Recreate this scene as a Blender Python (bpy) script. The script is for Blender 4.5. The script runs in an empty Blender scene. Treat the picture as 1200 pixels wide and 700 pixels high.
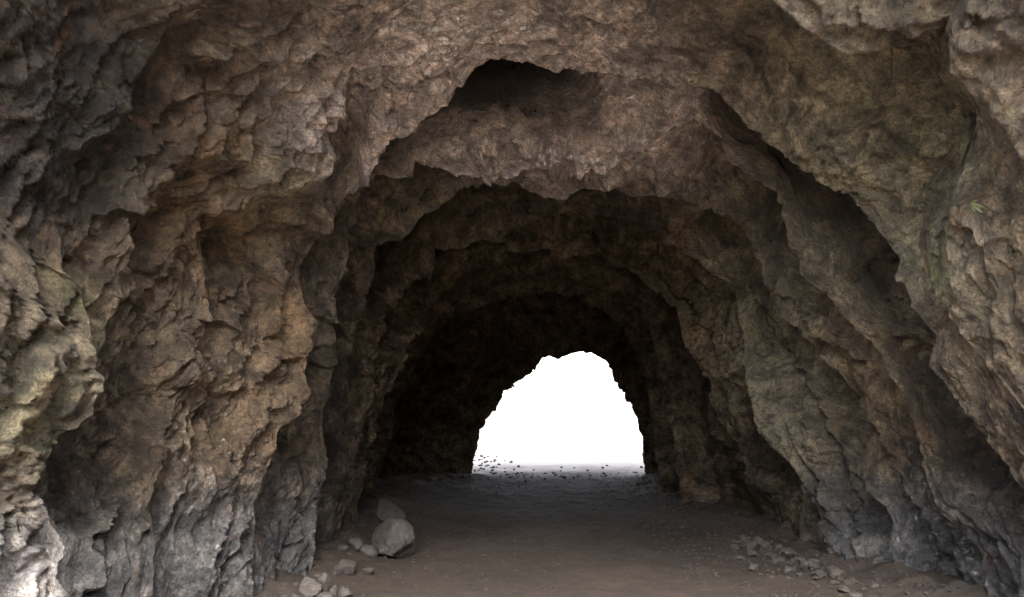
import bpy, math, random
import numpy as np
from mathutils import Vector

sc = bpy.context.scene
COL = sc.collection

# ------------------------------------------------------------------ camera
F_PX, HORIZON, CX, CY = 860.0, 478.0, 600.0, 350.0      # focal length and eye line of the 1200x700 photograph
EYE = 1.6
PITCH = math.atan((HORIZON - CY) / F_PX)
cam_d = bpy.data.cameras.new("camera")
cam = bpy.data.objects.new("camera", cam_d)
COL.objects.link(cam)
cam.location = (0, 0, EYE)
cam.rotation_euler = (math.pi / 2 + PITCH, 0, 0)
cam_d.sensor_width = 36.0
cam_d.lens = 36.0 * F_PX / 1200.0
cam_d.clip_start = 0.05
cam_d.clip_end = 3000
sc.camera = cam

# ------------------------------------------------------------------ sky and sun
SUN_EL, SUN_AZ = math.radians(52), math.radians(183)
w = bpy.data.worlds.new("World")
sc.world = w
w.use_nodes = True
nt = w.node_tree
sky = nt.nodes.new("ShaderNodeTexSky")
sky.sky_type = 'NISHITA'
sky.sun_disc = False
sky.sun_elevation = SUN_EL
sky.sun_rotation = SUN_AZ
sky.air_density = 1.0
sky.dust_density = 2.0
sky.ozone_density = 1.0
bg = nt.nodes["Background"]
hs = nt.nodes.new("ShaderNodeHueSaturation")            # thin high cloud: a whiter sky
hs.inputs["Saturation"].default_value = .5
nt.links.new(sky.outputs[0], hs.inputs["Color"])
nt.links.new(hs.outputs[0], bg.inputs[0])
bg.inputs[1].default_value = 0.085
sun_d = bpy.data.lights.new("sun", 'SUN')
sun = bpy.data.objects.new("sun", sun_d)
COL.objects.link(sun)
sun_d.energy = 0.52
sun_d.angle = math.radians(34)
sun_d.color = (1.0, 0.97, 0.93)
_dir = Vector((math.sin(SUN_AZ) * math.cos(SUN_EL), math.cos(SUN_AZ) * math.cos(SUN_EL), math.sin(SUN_EL)))
sun.rotation_euler = _dir.to_track_quat('Z', 'Y').to_euler()

# ------------------------------------------------------------------ render look
sc.view_settings.view_transform = 'Standard'
sc.view_settings.look = 'None'
sc.view_settings.gamma = 1.0
sc.view_settings.exposure = 3.75
sc.cycles.use_denoising = True
sc.cycles.max_bounces = 8
sc.cycles.diffuse_bounces = 5
sc.cycles.glossy_bounces = 3
sc.cycles.caustics_reflective = False
sc.cycles.caustics_refractive = False
sc.cycles.sample_clamp_indirect = 6.0

# ------------------------------------------------------------------ noise in numpy
def _hash(ix, iy, iz, seed):
    h = (ix.astype(np.uint32) * np.uint32(374761393) + iy.astype(np.uint32) * np.uint32(668265263)
         + iz.astype(np.uint32) * np.uint32(2147483647 - 1442695) + np.uint32((seed * 1013904223) & 0xffffffff))
    h = (h ^ (h >> np.uint32(13))) * np.uint32(1274126177)
    h = (h ^ (h >> np.uint32(16))) * np.uint32(2246822519)
    return h ^ (h >> np.uint32(15))

def _u(h, k):
    hh = (h + np.uint32((k * 0x9E3779B9) & 0xffffffff)) * np.uint32(2654435761)
    hh = hh ^ (hh >> np.uint32(15))
    return (hh & np.uint32(0xffffff)).astype(np.float32) / np.float32(0x1000000)

def vnoise(p, seed):
    """gradient noise in about -1..1 for an (n,3) array"""
    f = np.floor(p)
    i = f.astype(np.int64)
    t = (p - f).astype(np.float32)
    s = t * t * t * (t * (t * 6 - 15) + 10)
    out = np.zeros(len(p), np.float32)
    for dx in (0, 1):
        wx = s[:, 0] if dx else 1 - s[:, 0]
        for dy in (0, 1):
            wy = wx * (s[:, 1] if dy else 1 - s[:, 1])
            for dz in (0, 1):
                wz = wy * (s[:, 2] if dz else 1 - s[:, 2])
                h = _hash(i[:, 0] + dx, i[:, 1] + dy, i[:, 2] + dz, seed)
                gx = (h & np.uint32(1023)).astype(np.float32) / 511.5 - 1
                gy = ((h >> np.uint32(10)) & np.uint32(1023)).astype(np.float32) / 511.5 - 1
                gz = ((h >> np.uint32(20)) & np.uint32(1023)).astype(np.float32) / 511.5 - 1
                out += wz * (gx * (t[:, 0] - dx) + gy * (t[:, 1] - dy) + gz * (t[:, 2] - dz))
    return out * 1.3

def fbm(p, seed, octs, gain=0.5, lac=2.03):
    out = np.zeros(len(p), np.float32)
    a = 1.0
    for k in range(octs):
        out += a * vnoise(p, seed + k * 17)
        p = p * lac + 13.7
        a *= gain
    return out

def ridged(p, seed, octs, gain=0.55, lac=2.1):
    out = np.zeros(len(p), np.float32)
    a = 1.0
    for k in range(octs):
        out += a * (1 - np.abs(vnoise(p, seed + k * 29)) * 1.8)
        p = p * lac + 5.1
        a *= gain
    return out

def facets(p, seed, tilt, k=26.0):
    """broken-rock facets: every Voronoi cell carries its own tilted plane, neighbours blended over a narrow seam"""
    f = np.floor(p).astype(np.int64)
    pf = (p - f).astype(np.float32)
    num = np.zeros(len(p), np.float32)
    den = np.full(len(p), 1e-12, np.float32)
    for dx in (-1, 0, 1):
        for dy in (-1, 0, 1):
            for dz in (-1, 0, 1):
                h = _hash(f[:, 0] + dx, f[:, 1] + dy, f[:, 2] + dz, seed)
                rx = pf[:, 0] - (dx + _u(h, 1))
                ry = pf[:, 1] - (dy + _u(h, 2))
                rz = pf[:, 2] - (dz + _u(h, 3))
                wt = np.exp(-k * (rx * rx + ry * ry + rz * rz))
                num += wt * ((_u(h, 4) - 0.5) + tilt * ((_u(h, 5) - .5) * rx + (_u(h, 6) - .5) * ry + (_u(h, 7) - .5) * rz) * 2)
                den += wt
    return num / den

def plates(p, seed, tilt, r0=.5, steep=3.0, crack=.30):
    """broken blocks: each cell is a flat tilted plate that drops off steeply past its own reach; the proudest plate wins"""
    f = np.floor(p).astype(np.int64)
    pf = (p - f).astype(np.float32)
    val = np.full(len(p), -9, np.float32)
    sec = np.full(len(p), -9, np.float32)
    for dx in (-1, 0, 1):
        for dy in (-1, 0, 1):
            for dz in (-1, 0, 1):
                h = _hash(f[:, 0] + dx, f[:, 1] + dy, f[:, 2] + dz, seed)
                rx = pf[:, 0] - (dx + _u(h, 1))
                ry = pf[:, 1] - (dy + _u(h, 2))
                rz = pf[:, 2] - (dz + _u(h, 3))
                gx, gy, gz = _u(h, 5) - .5, _u(h, 6) - .5, _u(h, 7) - .5
                d = np.sqrt(rx * rx + ry * ry + rz * rz)
                v = (_u(h, 4) - .5) + tilt * 2 * (gx * rx + gy * ry + gz * rz) - steep * np.maximum(d - r0, 0)
                sec = np.maximum(sec, np.minimum(val, v))
                np.maximum(val, v, out=val)
    val = val - crack * np.exp(-(val - sec) * 16)          # an open joint where two blocks meet
    return val - val.mean()

def smooth01(x, a, b):
    t = np.clip((x - a) / (b - a), 0, 1)
    return t * t * (3 - 2 * t)

# ------------------------------------------------------------------ the arches of the tunnel, near to far
# every arch is a rock lip: photo x, photo y, distance in metres, depth of the hollow behind the lip
def world(px, py, d):
    return np.array([(px - CX) / F_PX * d, d, EYE + (HORIZON - py) / F_PX * d])

def proj(P):
    return np.stack([CX + P[..., 0] / P[..., 1] * F_PX, HORIZON - (P[..., 2] - EYE) / P[..., 1] * F_PX], -1)

ARCHES = [
 # near rocks: wall pillar on one side, roof slab and corner rock on the other
 ([(118, 790, 4.5, 0.150), (106, 697, 4.5, 0.150), (83, 663, 4.45, 0.150), (91, 631, 4.4, 0.175), (66, 586, 4.4, 0.200), (54, 560, 4.4, 0.200), (71, 537, 4.45, 0.225),
   (83, 508, 4.5, 0.225), (114, 486, 4.55, 0.225), (120, 460, 4.6, 0.225), (114, 417, 4.6, 0.200), (106, 397, 4.6, 0.175), (94, 366, 4.7, 0.110), (86, 337, 4.75, 0.080),
   (60, 314, 4.7, 0.050), (57, 271, 4.7, 0.030), (40, 220, 4.6, 0.015), (30, 160, 4.5, 0.025), (28, 100, 4.4, 0.040), (27, 50, 4.3, 0.050), (24, 5, 4.3, 0.050), (60, -60, 4.4, 0.025), (300, -110, 4.3, 0.050)],
  (600, -120, 4.4, 0),
  [(850, -90, 4.4, 0.06), (930, -30, 4.4, 0.12), (958, 0, 4.4, 0.16), (992, 29, 4.4, 0.18), (1021, 42, 4.4, 0.20), (1050, 40, 4.4, 0.20), (1075, 31, 4.35, 0.20), (1142, 6, 4.2, 0.20),
   (1146, 17, 4.1, 0.20), (1144, 38, 4.1, 0.20), (1144, 71, 4.1, 0.20), (1171, 96, 4.1, 0.18), (1185, 108, 4.1, 0.16), (1188, 125, 4.1, 0.16), (1203, 140, 4.1, 0.14), (1260, 250, 4.1, 0.12),
   (1330, 400, 4.1, .05), (1480, 600, 4.0, .05), (1640, 830, 3.9, .05)]),
 # big slab of the near wall
 ([(203, 752, 5.15, .12), (197, 697, 5.25, .14), (194, 620, 5.4, .14), (182, 590, 5.4, .1), (200, 540, 5.55, .05), (215, 480, 5.7, .06), (232, 430, 5.8, .08), (240, 390, 5.9, .08), (235, 350, 5.9, .1),
   (228, 310, 5.9, .12), (229, 280, 5.9, .15), (231, 249, 5.9, .06), (263, 240, 5.9, .08), (294, 226, 6.0, .1), (326, 223, 6.0, .12), (343, 213, 6.0, .15), (371, 203, 6.0, .25),
   (387, 180, 5.95, .35), (374, 148, 5.9, .35), (390, 123, 5.85, .3), (396, 80, 5.7, .2), (410, 40, 5.6, .1), (440, 0, 5.5, .05), (490, -50, 5.4, 0)],
  (620, -75, 5.4, 0),
  [(800, -60, 5.4, 0), (980, -30, 5.3, 0), (1100, 40, 5.2, 0), (1175, 130, 5.0, 0), (1128, 220, 5.15, .08), (1100, 270, 5.2, .1), (1103, 335, 5.2, .1), (1135, 400, 5.0, .03), (1210, 500, 4.7, 0),
   (1330, 600, 4.5, 0), (1500, 820, 4.3, 0)]),
 # front arch
 ([(318, 712, 6.0, .2), (307, 679, 6.15, .22), (307, 621, 6.2, .22), (304, 586, 6.2, .2), (325, 532, 6.3, .25), (332, 504, 6.35, .28), (346, 489, 6.4, .32), (362, 461, 6.4, .35), (363, 445, 6.4, .3),
   (354, 426, 6.5, .25), (356, 397, 6.6, .22), (363, 374, 6.6, .22), (354, 357, 6.7, .2), (347, 329, 6.8, .18), (352, 305, 6.8, .16), (362, 285, 6.8, .16), (380, 262, 6.7, .15), (382, 245, 6.7, .15),
   (395, 226, 6.7, .15), (420, 214, 6.6, .3), (426, 206, 6.55, .3), (437, 183, 6.5, .4), (451, 157, 6.5, .45), (483, 140, 6.5, .5), (497, 120, 6.45, .55), (525, 87, 6.45, .6), (550, 62, 6.45, 1.0)],
  (585, 48, 6.45, 1.25),
  [(610, 54, 6.45, 1.25), (645, 57, 6.45, 1.0), (690, 67, 6.45, .6), (720, 63, 6.45, .2), (760, 67, 6.4, .12), (800, 85, 6.4, .12), (830, 82, 6.3, .15), (850, 85, 6.3, .2), (865, 105, 6.25, .35), (895, 132, 6.2, .55),
   (907, 145, 6.2, .6), (935, 185, 6.1, .65), (965, 200, 6.0, .65), (990, 210, 6.0, .65), (1030, 245, 5.9, .65), (1045, 270, 5.85, .65), (1066, 301, 5.8, .65), (1060, 321, 5.75, .65), (1071, 344, 5.7, .65),
   (1089, 376, 5.6, .65), (1100, 393, 5.55, .65), (1097, 410, 5.5, .65), (1091, 427, 5.45, .65), (1106, 447, 5.4, .65), (1130, 485, 5.3, .5), (1160, 535, 5.15, .35), (1180, 565, 5.1, .25), (1203, 597, 5.0, .15),
   (1275, 660, 4.8, .06), (1390, 800, 4.5, .03)]),
 # second arch
 ([(362, 668, 7.2, 0.34), (371, 643, 7.3, 0.37), (375, 600, 7.4, 0.42), (382, 568, 7.4, 0.51), (384, 536, 7.5, 0.51), (378, 515, 7.5, 0.48), (376, 486, 7.5, 0.48), (387, 460, 7.5, 0.59), (393, 428, 7.5, 0.68), (393, 394, 7.5, 0.68),
   (389, 365, 7.4, 0.51), (394, 335, 7.3, 0.34), (400, 300, 7.3, 0.20), (402, 270, 7.3, 0.17), (412, 235, 7.2, 0.17), (434, 199, 7.1, 0.31), (460, 203, 7.1, 0.37), (480, 201, 7.1, 0.37), (484, 187, 7.1, 0.42), (523, 191, 7.15, 0.48),
   (551, 191, 7.2, 0.48), (577, 207, 7.2, 0.37)],
  (612, 190, 7.2, .12),
  [(650, 186, 7.2, .1), (680, 197, 7.2, .18), (715, 185, 7.1, .06), (780, 150, 7.0, .05), (825, 125, 6.9, .15), (851, 150, 6.9, .3), (869, 181, 6.9, .35), (891, 190, 6.9, .35), (908, 201, 6.9, .35), (923, 221, 6.9, .35),
   (929, 264, 6.8, .35), (934, 290, 6.8, .35), (944, 301, 6.8, .3), (943, 319, 6.8, .3), (957, 331, 6.8, .28), (972, 340, 6.8, .2), (1000, 375, 6.7, .16), (1030, 410, 6.6, .16), (1050, 450, 6.5, .12), (1065, 490, 6.4, .12),
   (1071, 515, 6.4, .15), (1085, 560, 6.3, .18), (1097, 594, 6.2, .22), (1120, 620, 6.1, .28), (1134, 643, 6.0, .3), (1134, 697, 5.95, .3), (1134, 720, 5.9, .2)]),
 # third arch
 ([(392, 643, 8.3, .08), (398, 600, 8.5, .08), (404, 560, 8.6, .08), (404, 500, 8.7, .08), (403, 450, 8.7, .08), (409, 401, 8.7, .08), (418, 364, 8.6, 0.51), (428, 335, 8.3, 0.59), (434, 316, 8.2, 0.75), (440, 287, 8.1, 0.75),
   (448, 279, 8.1, 0.68), (463, 277, 8.1, 0.68), (474, 270, 8.0, 0.68), (486, 250, 8.0, 0.75), (494, 244, 8.0, 0.75), (506, 243, 7.95, 0.68), (523, 233, 7.9, 0.68), (545, 218, 7.9, 0.59), (563, 210, 7.8, 0.59), (586, 210, 7.8, 0.68)],
  (622, 220, 7.8, .5),
  [(666, 223, 7.8, .5), (677, 221, 7.8, .45), (709, 219, 7.75, .4), (731, 217, 7.75, .35), (746, 223, 7.75, .35), (777, 224, 7.7, .3), (800, 231, 7.7, .3), (829, 241, 7.7, .25), (852, 238, 7.7, .3), (868, 244, 7.7, .38), (880, 264, 7.7, .4),
   (886, 279, 7.7, .4), (897, 299, 7.7, .4), (903, 321, 7.7, .4), (911, 344, 7.7, .4), (926, 370, 7.6, .35), (951, 399, 7.5, .32), (986, 433, 7.3, .3), (1008, 465, 7.2, .22), (1012, 500, 7.1, .18), (1009, 514, 7.1, .18), (1000, 554, 7.1, .28),
   (1003, 571, 7.1, .28), (1023, 589, 7.0, .32), (1031, 606, 7.0, .34), (1026, 631, 6.95, .3), (1031, 660, 6.9, .28), (1040, 680, 6.8, .25), (1040, 692, 6.7, .2)]),
 # fourth arch
 ([(410, 621, 9.6, .08), (414, 580, 9.7, .08), (418, 540, 9.8, .08), (424, 500, 9.8, .08), (434, 450, 9.8, .08), (444, 405, 9.7, .08), (455, 372, 9.6, 0.57), (469, 347, 9.5, 0.66), (477, 333, 9.4, 0.66), (494, 321, 9.3, 0.66), (509, 310, 9.2, 0.66),
   (511, 295, 9.2, 0.66), (535, 284, 9.1, 0.66), (557, 279, 9.1, 0.66), (577, 281, 9.1, 0.66), (591, 273, 9.0, 0.57), (614, 259, 9.0, 0.47)],
  (650, 246, 9.0, .25),
  [(686, 241, 9.0, .3), (711, 250, 9.0, .3), (734, 251, 8.95, .3), (746, 263, 8.9, .3), (771, 264, 8.9, .3), (794, 287, 8.9, .3), (806, 296, 8.9, .25), (823, 304, 8.8, .25), (840, 321, 8.8, .22), (857, 333, 8.8, .2), (869, 347, 8.8, .16),
   (872, 390, 8.7, .14), (872, 430, 8.6, .2), (877, 480, 8.4, .32), (883, 506, 8.3, .35), (903, 526, 8.2, .38), (926, 551, 8.1, .35), (937, 574, 8.05, .32), (949, 594, 8.0, .3), (957, 637, 7.8, .22), (966, 655, 7.7, .2)]),
 # fifth arch
 ([(421, 613, 10.2, 0.45), (428, 586, 10.3, 0.52), (434, 545, 10.4, 0.60), (437, 527, 10.5, 0.60), (443, 501, 10.5, 0.68), (454, 464, 10.6, 0.68), (468, 441, 10.6, 0.68), (480, 416, 10.6, 0.68), (495, 378, 10.6, 0.60), (520, 342, 10.6, 0.52), (549, 318, 10.5, 0.52),
   (591, 307, 10.4, 0.52), (609, 296, 10.4, 0.52)],
  (643, 290, 10.4, .35),
  [(657, 299, 10.4, .35), (683, 299, 10.4, .35), (703, 296, 10.4, .32), (723, 310, 10.3, .32), (749, 321, 10.3, .32), (766, 339, 10.2, .3), (774, 347, 10.2, .3), (791, 361, 10.2, .35), (800, 396, 10.1, .4), (809, 416, 10.1, .4), (823, 444, 10.0, .4),
   (831, 473, 10.0, .35), (837, 493, 9.9, .3), (849, 511, 9.8, .28), (869, 537, 9.7, .25), (874, 563, 9.6, .22), (891, 580, 9.5, .22), (900, 600, 9.4, .2), (906, 622, 9.2, .15)]),
 # sixth arch
 ([(432, 592, 12.3, 0.34), (440, 540, 12.4, 0.34), (455, 480, 12.5, 0.42), (480, 425, 12.5, 0.51), (518, 375, 12.4, 0.51), (560, 345, 12.3, 0.51), (600, 328, 12.2, 0.51)],
  (640, 319, 12.2, .3),
  [(669, 321, 12.2, .3), (694, 331, 12.2, .3), (720, 341, 12.1, .3), (734, 350, 12.1, .3), (746, 357, 12.1, .3), (763, 379, 12.1, .35), (763, 396, 12.1, .35), (771, 424, 12.1, .35), (777, 450, 12.1, .35), (781, 484, 12.1, .3), (783, 507, 12.0, .3),
   (786, 540, 12.0, .25), (797, 592, 11.9, .2)]),
 # seventh arch, opening into the dark pocket before the exit
 ([(440, 580, 13.6, .75), (448, 540, 13.7, .75), (462, 485, 13.8, .75), (486, 430, 13.8, .75), (517, 378, 13.8, .75), (551, 364, 13.7, .75), (577, 356, 13.6, .75), (609, 347, 13.6, .75)],
  (640, 341, 13.6, .75),
  [(675, 348, 13.6, .75), (700, 358, 13.6, .75), (722, 376, 13.6, .75), (738, 400, 13.6, .75), (750, 430, 13.6, .75), (757, 460, 13.6, .75), (763, 500, 13.6, .75), (768, 540, 13.5, .75), (774, 580, 13.4, .75)]),
 # the exit
 ([(549, 558, 17.2, 0), (554, 543, 17.2, 0), (557, 529, 17.2, 0), (563, 503, 17.2, 0), (577, 483, 17.2, 0), (589, 461, 17.2, 0), (606, 447, 17.2, 0), (626, 434, 17.2, 0), (640, 418, 17.2, 0), (660, 417, 17.2, 0)],
  (674, 414, 17.2, 0),
  [(694, 412, 17.2, 0), (706, 423, 17.1, 0), (717, 431, 17.1, 0), (720, 446, 17.1, 0), (733, 460, 17.0, 0), (740, 477, 17.0, 0), (747, 491, 17.0, 0), (750, 514, 16.9, 0), (751, 534, 16.9, 0), (754, 561, 16.8, 0)]),
]

NS = 1400          # samples along every arch
NH = NS // 2

def resample(pts, n):
    seg = np.linalg.norm(np.diff(pts[:, :3], axis=0), axis=1)
    t = np.concatenate([[0], np.cumsum(seg)])
    q = np.linspace(0, t[-1], n)
    return np.stack([np.interp(q, t, pts[:, k]) for k in range(pts.shape[1])], 1)

def arch_from_pixels(left, apex, right):
    def conv(l):
        return np.array([list(world(a, b, d)) + [r] for a, b, d, r in l])
    L, A, R = conv(left), conv([apex]), conv(right)
    for S, i in ((L, 0), (R, -1)):                       # feet go a little under the floor
        S[i, 2] = min(S[i, 2], -0.35)
    a = resample(np.concatenate([L, A]), NH)
    b = resample(np.concatenate([A, R]), NS - NH + 1)[1:]
    return np.concatenate([a, b])

def arch_ellipse(y, xl, xr, h, rec=0.0, yb=None):
    th = np.linspace(math.pi + .12, -.12, NS)
    c, s = np.cos(th), np.sin(th)
    xm = (xl + xr) / 2
    hw = (xr - xl) / 2
    x = xm + hw * np.sign(c) * np.abs(c) ** .8
    z = h * np.sign(s) * np.abs(s) ** .8
    return np.stack([x, np.full(NS, y), z, np.full(NS, rec)], 1)

contours = [arch_ellipse(1.9, -4.8, 4.6, 6.6)]
contours += [arch_from_pixels(*a) for a in ARCHES]
last = contours[-1].copy()
last[:, 1] += 1.0
c0 = np.array([1.1, 0, 1.0])
last[:, 0] = c0[0] + (last[:, 0] - c0[0]) * 1.22
last[:, 2] = (last[:, 2]) * 1.15
contours.append(last)

def axis_at(y):
    """middle of the tunnel at a given distance"""
    return np.interp(y, [0, 6, 10, 17], [0.1, 0.45, 0.7, 1.0])

rows, band_of_row, lipw, urow = [], [], [], []
BANDS = []
for k in range(1, len(contours)):
    A, B = contours[k - 1], contours[k]
    if k == 1:
        px = 160
    else:
        pa, pb = proj(A[:, :3]), proj(B[:, :3])
        inside = (pb[:, 0] > -40) & (pb[:, 0] < 1240) & (pb[:, 1] > -40) & (pb[:, 1] < 720)
        dd = np.linalg.norm(pa - pb, axis=1)[inside]
        px = np.percentile(dd, 85)
    n = int(np.clip(px / 1.45, 26, 160))
    u = np.concatenate([np.linspace(0, .1, 7, endpoint=False), np.linspace(.1, 1, n)])
    if k < len(contours) - 1:
        u = u[:-1]
    ox = A[:, 0] - axis_at(A[:, 1])
    oz = A[:, 2] - 1.2
    ln = np.hypot(ox, oz) + 1e-6
    ox, oz = ox / ln, np.maximum(oz / ln, -.1)
    sl = np.linspace(0, 1, NS)
    s3 = np.stack([sl * 11, np.full(NS, k * 3.71), np.zeros(NS)], 1)
    MOD = .30 * fbm(s3, 501, 4)
    if k == 4:
        MOD = MOD * .5 + .34 * np.exp(-((sl - .5) / .1) ** 2)      # the hollow above the hanging rock mass is a narrow gap
    RM = np.clip(1 + .55 * fbm(s3 * 1.3, 502, 3), .45, 1.5)
    A = A.copy()
    YB = 1.7
    if k >= 8:                                   # the last ribs before the exit are steep faces behind one another
        MOD, RM, YB = MOD * .4, .8, 0.0
    A[:, 3] *= RM * (np.ones(NS) if k >= 8 else .3 + .7 * smooth01(A[:, 2], .1, 1.3))
    for q in u:
        wq = smooth01(np.array(q), -.25, 1.25)
        w0, w1 = smooth01(np.array(0.), -.25, 1.25), smooth01(np.array(1.), -.25, 1.25)
        t = (wq - w0) / (w1 - w0)
        t = t * (0.35 + 0.65 * smooth01(np.array(q), 0, .16)) if q < .16 else t
        g = float(smooth01(np.array(q), 0, .14)) * (1 - smooth01(q + MOD, .30, 1.0))
        P = A[:, :3] * (1 - t) + B[:, :3] * t
        if 8 <= k <= 10:
            P[:, 1] = A[:, 1] + (B[:, 1] - A[:, 1]) * float(smooth01(np.array(q), .07, .32))
        P[:, 0] += ox * A[:, 3] * g * 1.5
        P[:, 2] += oz * A[:, 3] * g * 1.5
        P[:, 1] += A[:, 3] * YB * float(smooth01(np.array(q), .02, .22)) * (1 - smooth01(q + MOD, .35, 1.0))
        rows.append(P)
        band_of_row.append(k - 1)
        urow.append(q)
    BANDS.append(n)
G = np.array(rows)                                        # (rows, NS, 3)
NR = len(G)
band_of_row = np.array(band_of_row)
urow = np.array(urow)
print("tunnel grid", G.shape)

# light smoothing along the arch so that the traced corners round off
for _ in range(2):
    G[:, 1:-1] = G[:, 1:-1] * .5 + (G[:, :-2] + G[:, 2:]) * .25

P = G.reshape(-1, 3).astype(np.float64)
U = np.repeat(urow, NS).astype(np.float32)
BK = np.repeat(band_of_row, NS)
S01 = np.tile(np.linspace(0, 1, NS), NR).astype(np.float32)
lip = np.minimum(smooth01(U, 0, .25), 1 - .75 * smooth01(U, .72, 1.0))     # 1 in the middle of a band, low at its lips
ax = axis_at(P[:, 1])
o = np.stack([P[:, 0] - ax, np.zeros(len(P)), P[:, 2] - 1.2], 1)
o /= np.linalg.norm(o, axis=1)[:, None] + 1e-6
D = -o * .85
D[:, 1] -= .6
D /= np.linalg.norm(D, axis=1)[:, None]

# bedding: the rock breaks along sheets that dip towards the camera
def bed(p, sx, sy, sz):
    return np.stack([p[:, 0] * sx, (p[:, 1] - .22 * p[:, 2]) * sy, p[:, 2] * sz], 1)

side = smooth01(P[:, 0] - axis_at(P[:, 1]), -.6, 1.2)      # 0 on the rough wall, 1 on the smoother slabs
rough = np.where(BK >= 3, 1.0 - .25 * side, 1.0 - .5 * side).astype(np.float32)
wob = np.stack([fbm(P * .9, 3, 3), fbm(P * .9, 4, 3), fbm(P * .9, 5, 3)], 1)
wob2 = np.stack([fbm(P * 4, 31, 3), fbm(P * 4, 32, 3), fbm(P * 4, 33, 3)], 1)
PW = P + wob * .22 + wob2 * .03
PV = P + wob * .10 + wob2 * .012
pale0 = smooth01(P[:, 2], 1.15, .7) * smooth01(P[:, 0], -2.4, -2.75) * smooth01(P[:, 1], 5.0, 4.6)
patchy = (1 - .8 * pale0) * smooth01(fbm(P * .8, 77, 3), -.35, .4) * (1 - .45 * side).astype(np.float32)      # broken here, smoother there
lo = (.12 + .88 * lip).astype(np.float32)
mid = (.4 + .6 * lip).astype(np.float32)

disp = np.zeros(len(P), np.float32)
disp += .10 * fbm(P * .55, 11, 3) * lo
disp += .15 * facets(bed(PW, .75, 1.9, .65), 21, 1.5, 30) * lo * rough
disp += .11 * plates(bed(PV, 1.5, 3.6, 1.05), 22, 1.3, .45, 4.0, .34) * rough * (.4 + .6 * patchy) * mid
disp += .065 * plates(bed(PV, 3.4, 7.5, 2.3), 23, 1.3, .45, 4.0, .40) * (.25 + .8 * patchy) * rough
disp += .034 * plates(bed(PV, 8.0, 15., 5.5), 24, 1.3, .45, 4.0, .40) * (.3 + .8 * patchy)
disp += .016 * plates(PV * 19, 25, 1.3) * (.3 + .7 * patchy)
# sheets: flakes along the bedding, each ending in a sharp ragged edge that faces into the cave
def saw(x, e=.06):
    f = x - np.floor(x)
    return np.where(f < 1 - e, f / (1 - e), (1 - f) / e) - .5
yb = (P[:, 1] - .22 * P[:, 2])
rag = fbm(P * 6.5, 45, 4, .6)
la = yb * 1.6 + 1.0 * fbm(P * .6, 41, 3) + .10 * wob2[:, 0] + .05 * rag
disp += (.16 * saw(la) * smooth01(fbm(P * .7, 42, 2), -.35, .3) * (.3 + .7 * lo) * (.5 + .5 * rough)).astype(np.float32)
lb = yb * 3.4 + 1.3 * fbm(P * .9, 43, 3) + .14 * wob2[:, 1] + .10 * rag
disp += (np.where(BK >= 3, .105, .100) * saw(lb) * smooth01(fbm(P * .9, 44, 3), -.35, .2) * (.5 + .5 * rough)).astype(np.float32)
lc = yb * 8.0 + 2.6 * fbm(P * 1.2, 46, 4) + .3 * wob2[:, 2] + .18 * rag
disp += (.050 * saw(lc, .1) * smooth01(fbm(P * 1.3, 47, 3), -.1, .45)).astype(np.float32)
# plates spalled off, leaving steps with a ragged edge
def terrace(x):
    f = x - np.floor(x)
    return np.floor(x) + smooth01(f, .42, .58)
tp = fbm(bed(PW, .9, 1.7, .7), 71, 3) * 2.2 + .16 * wob2[:, 2] + .05 * vnoise(P * 18, 72)
disp += (.035 * (terrace(tp) - tp * .6) * mid * rough).astype(np.float32)
# chipped edges along the lips
edge = (1 - lip) * smooth01(U, .5, .9)
disp += (edge * (.10 * fbm(P * 2.2, 81, 4, .6) + .07 * facets(PW * 3.4, 82, 1.4, 45))).astype(np.float32)
# the knobbly mass hanging in the roof
c_ = world(640, 150, 7.3)
knob = np.exp(-((P[:, 0] - c_[0]) ** 2 / 1.2 + (P[:, 1] - c_[1]) ** 2 / .8 + (P[:, 2] - c_[2]) ** 2 / .6)).astype(np.float32)
disp += knob * (.16 * plates(PV * np.array([1.6, 2.2, 2.6]), 26, 1.4, .45, 4.0, .4) + .07 * plates(PV * 5.5, 27, 1.4, .45, 4.0, .4))
# narrow cracks and grain
cr = np.abs(vnoise(bed(PW, 1.1, 2.6, .75), 51)) + .12 * np.abs(vnoise(PW * 7, 53))
disp -= .07 * (1 - smooth01(cr, .0, .06)) * smooth01(fbm(P * .8, 52, 2), -.1, .4)
disp += .016 * fbm(bed(PW, 5, 10, 4.), 61, 4, .55) * (.4 + .6 * patchy) + .009 * fbm(P * 22, 66, 3, .65)

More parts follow.
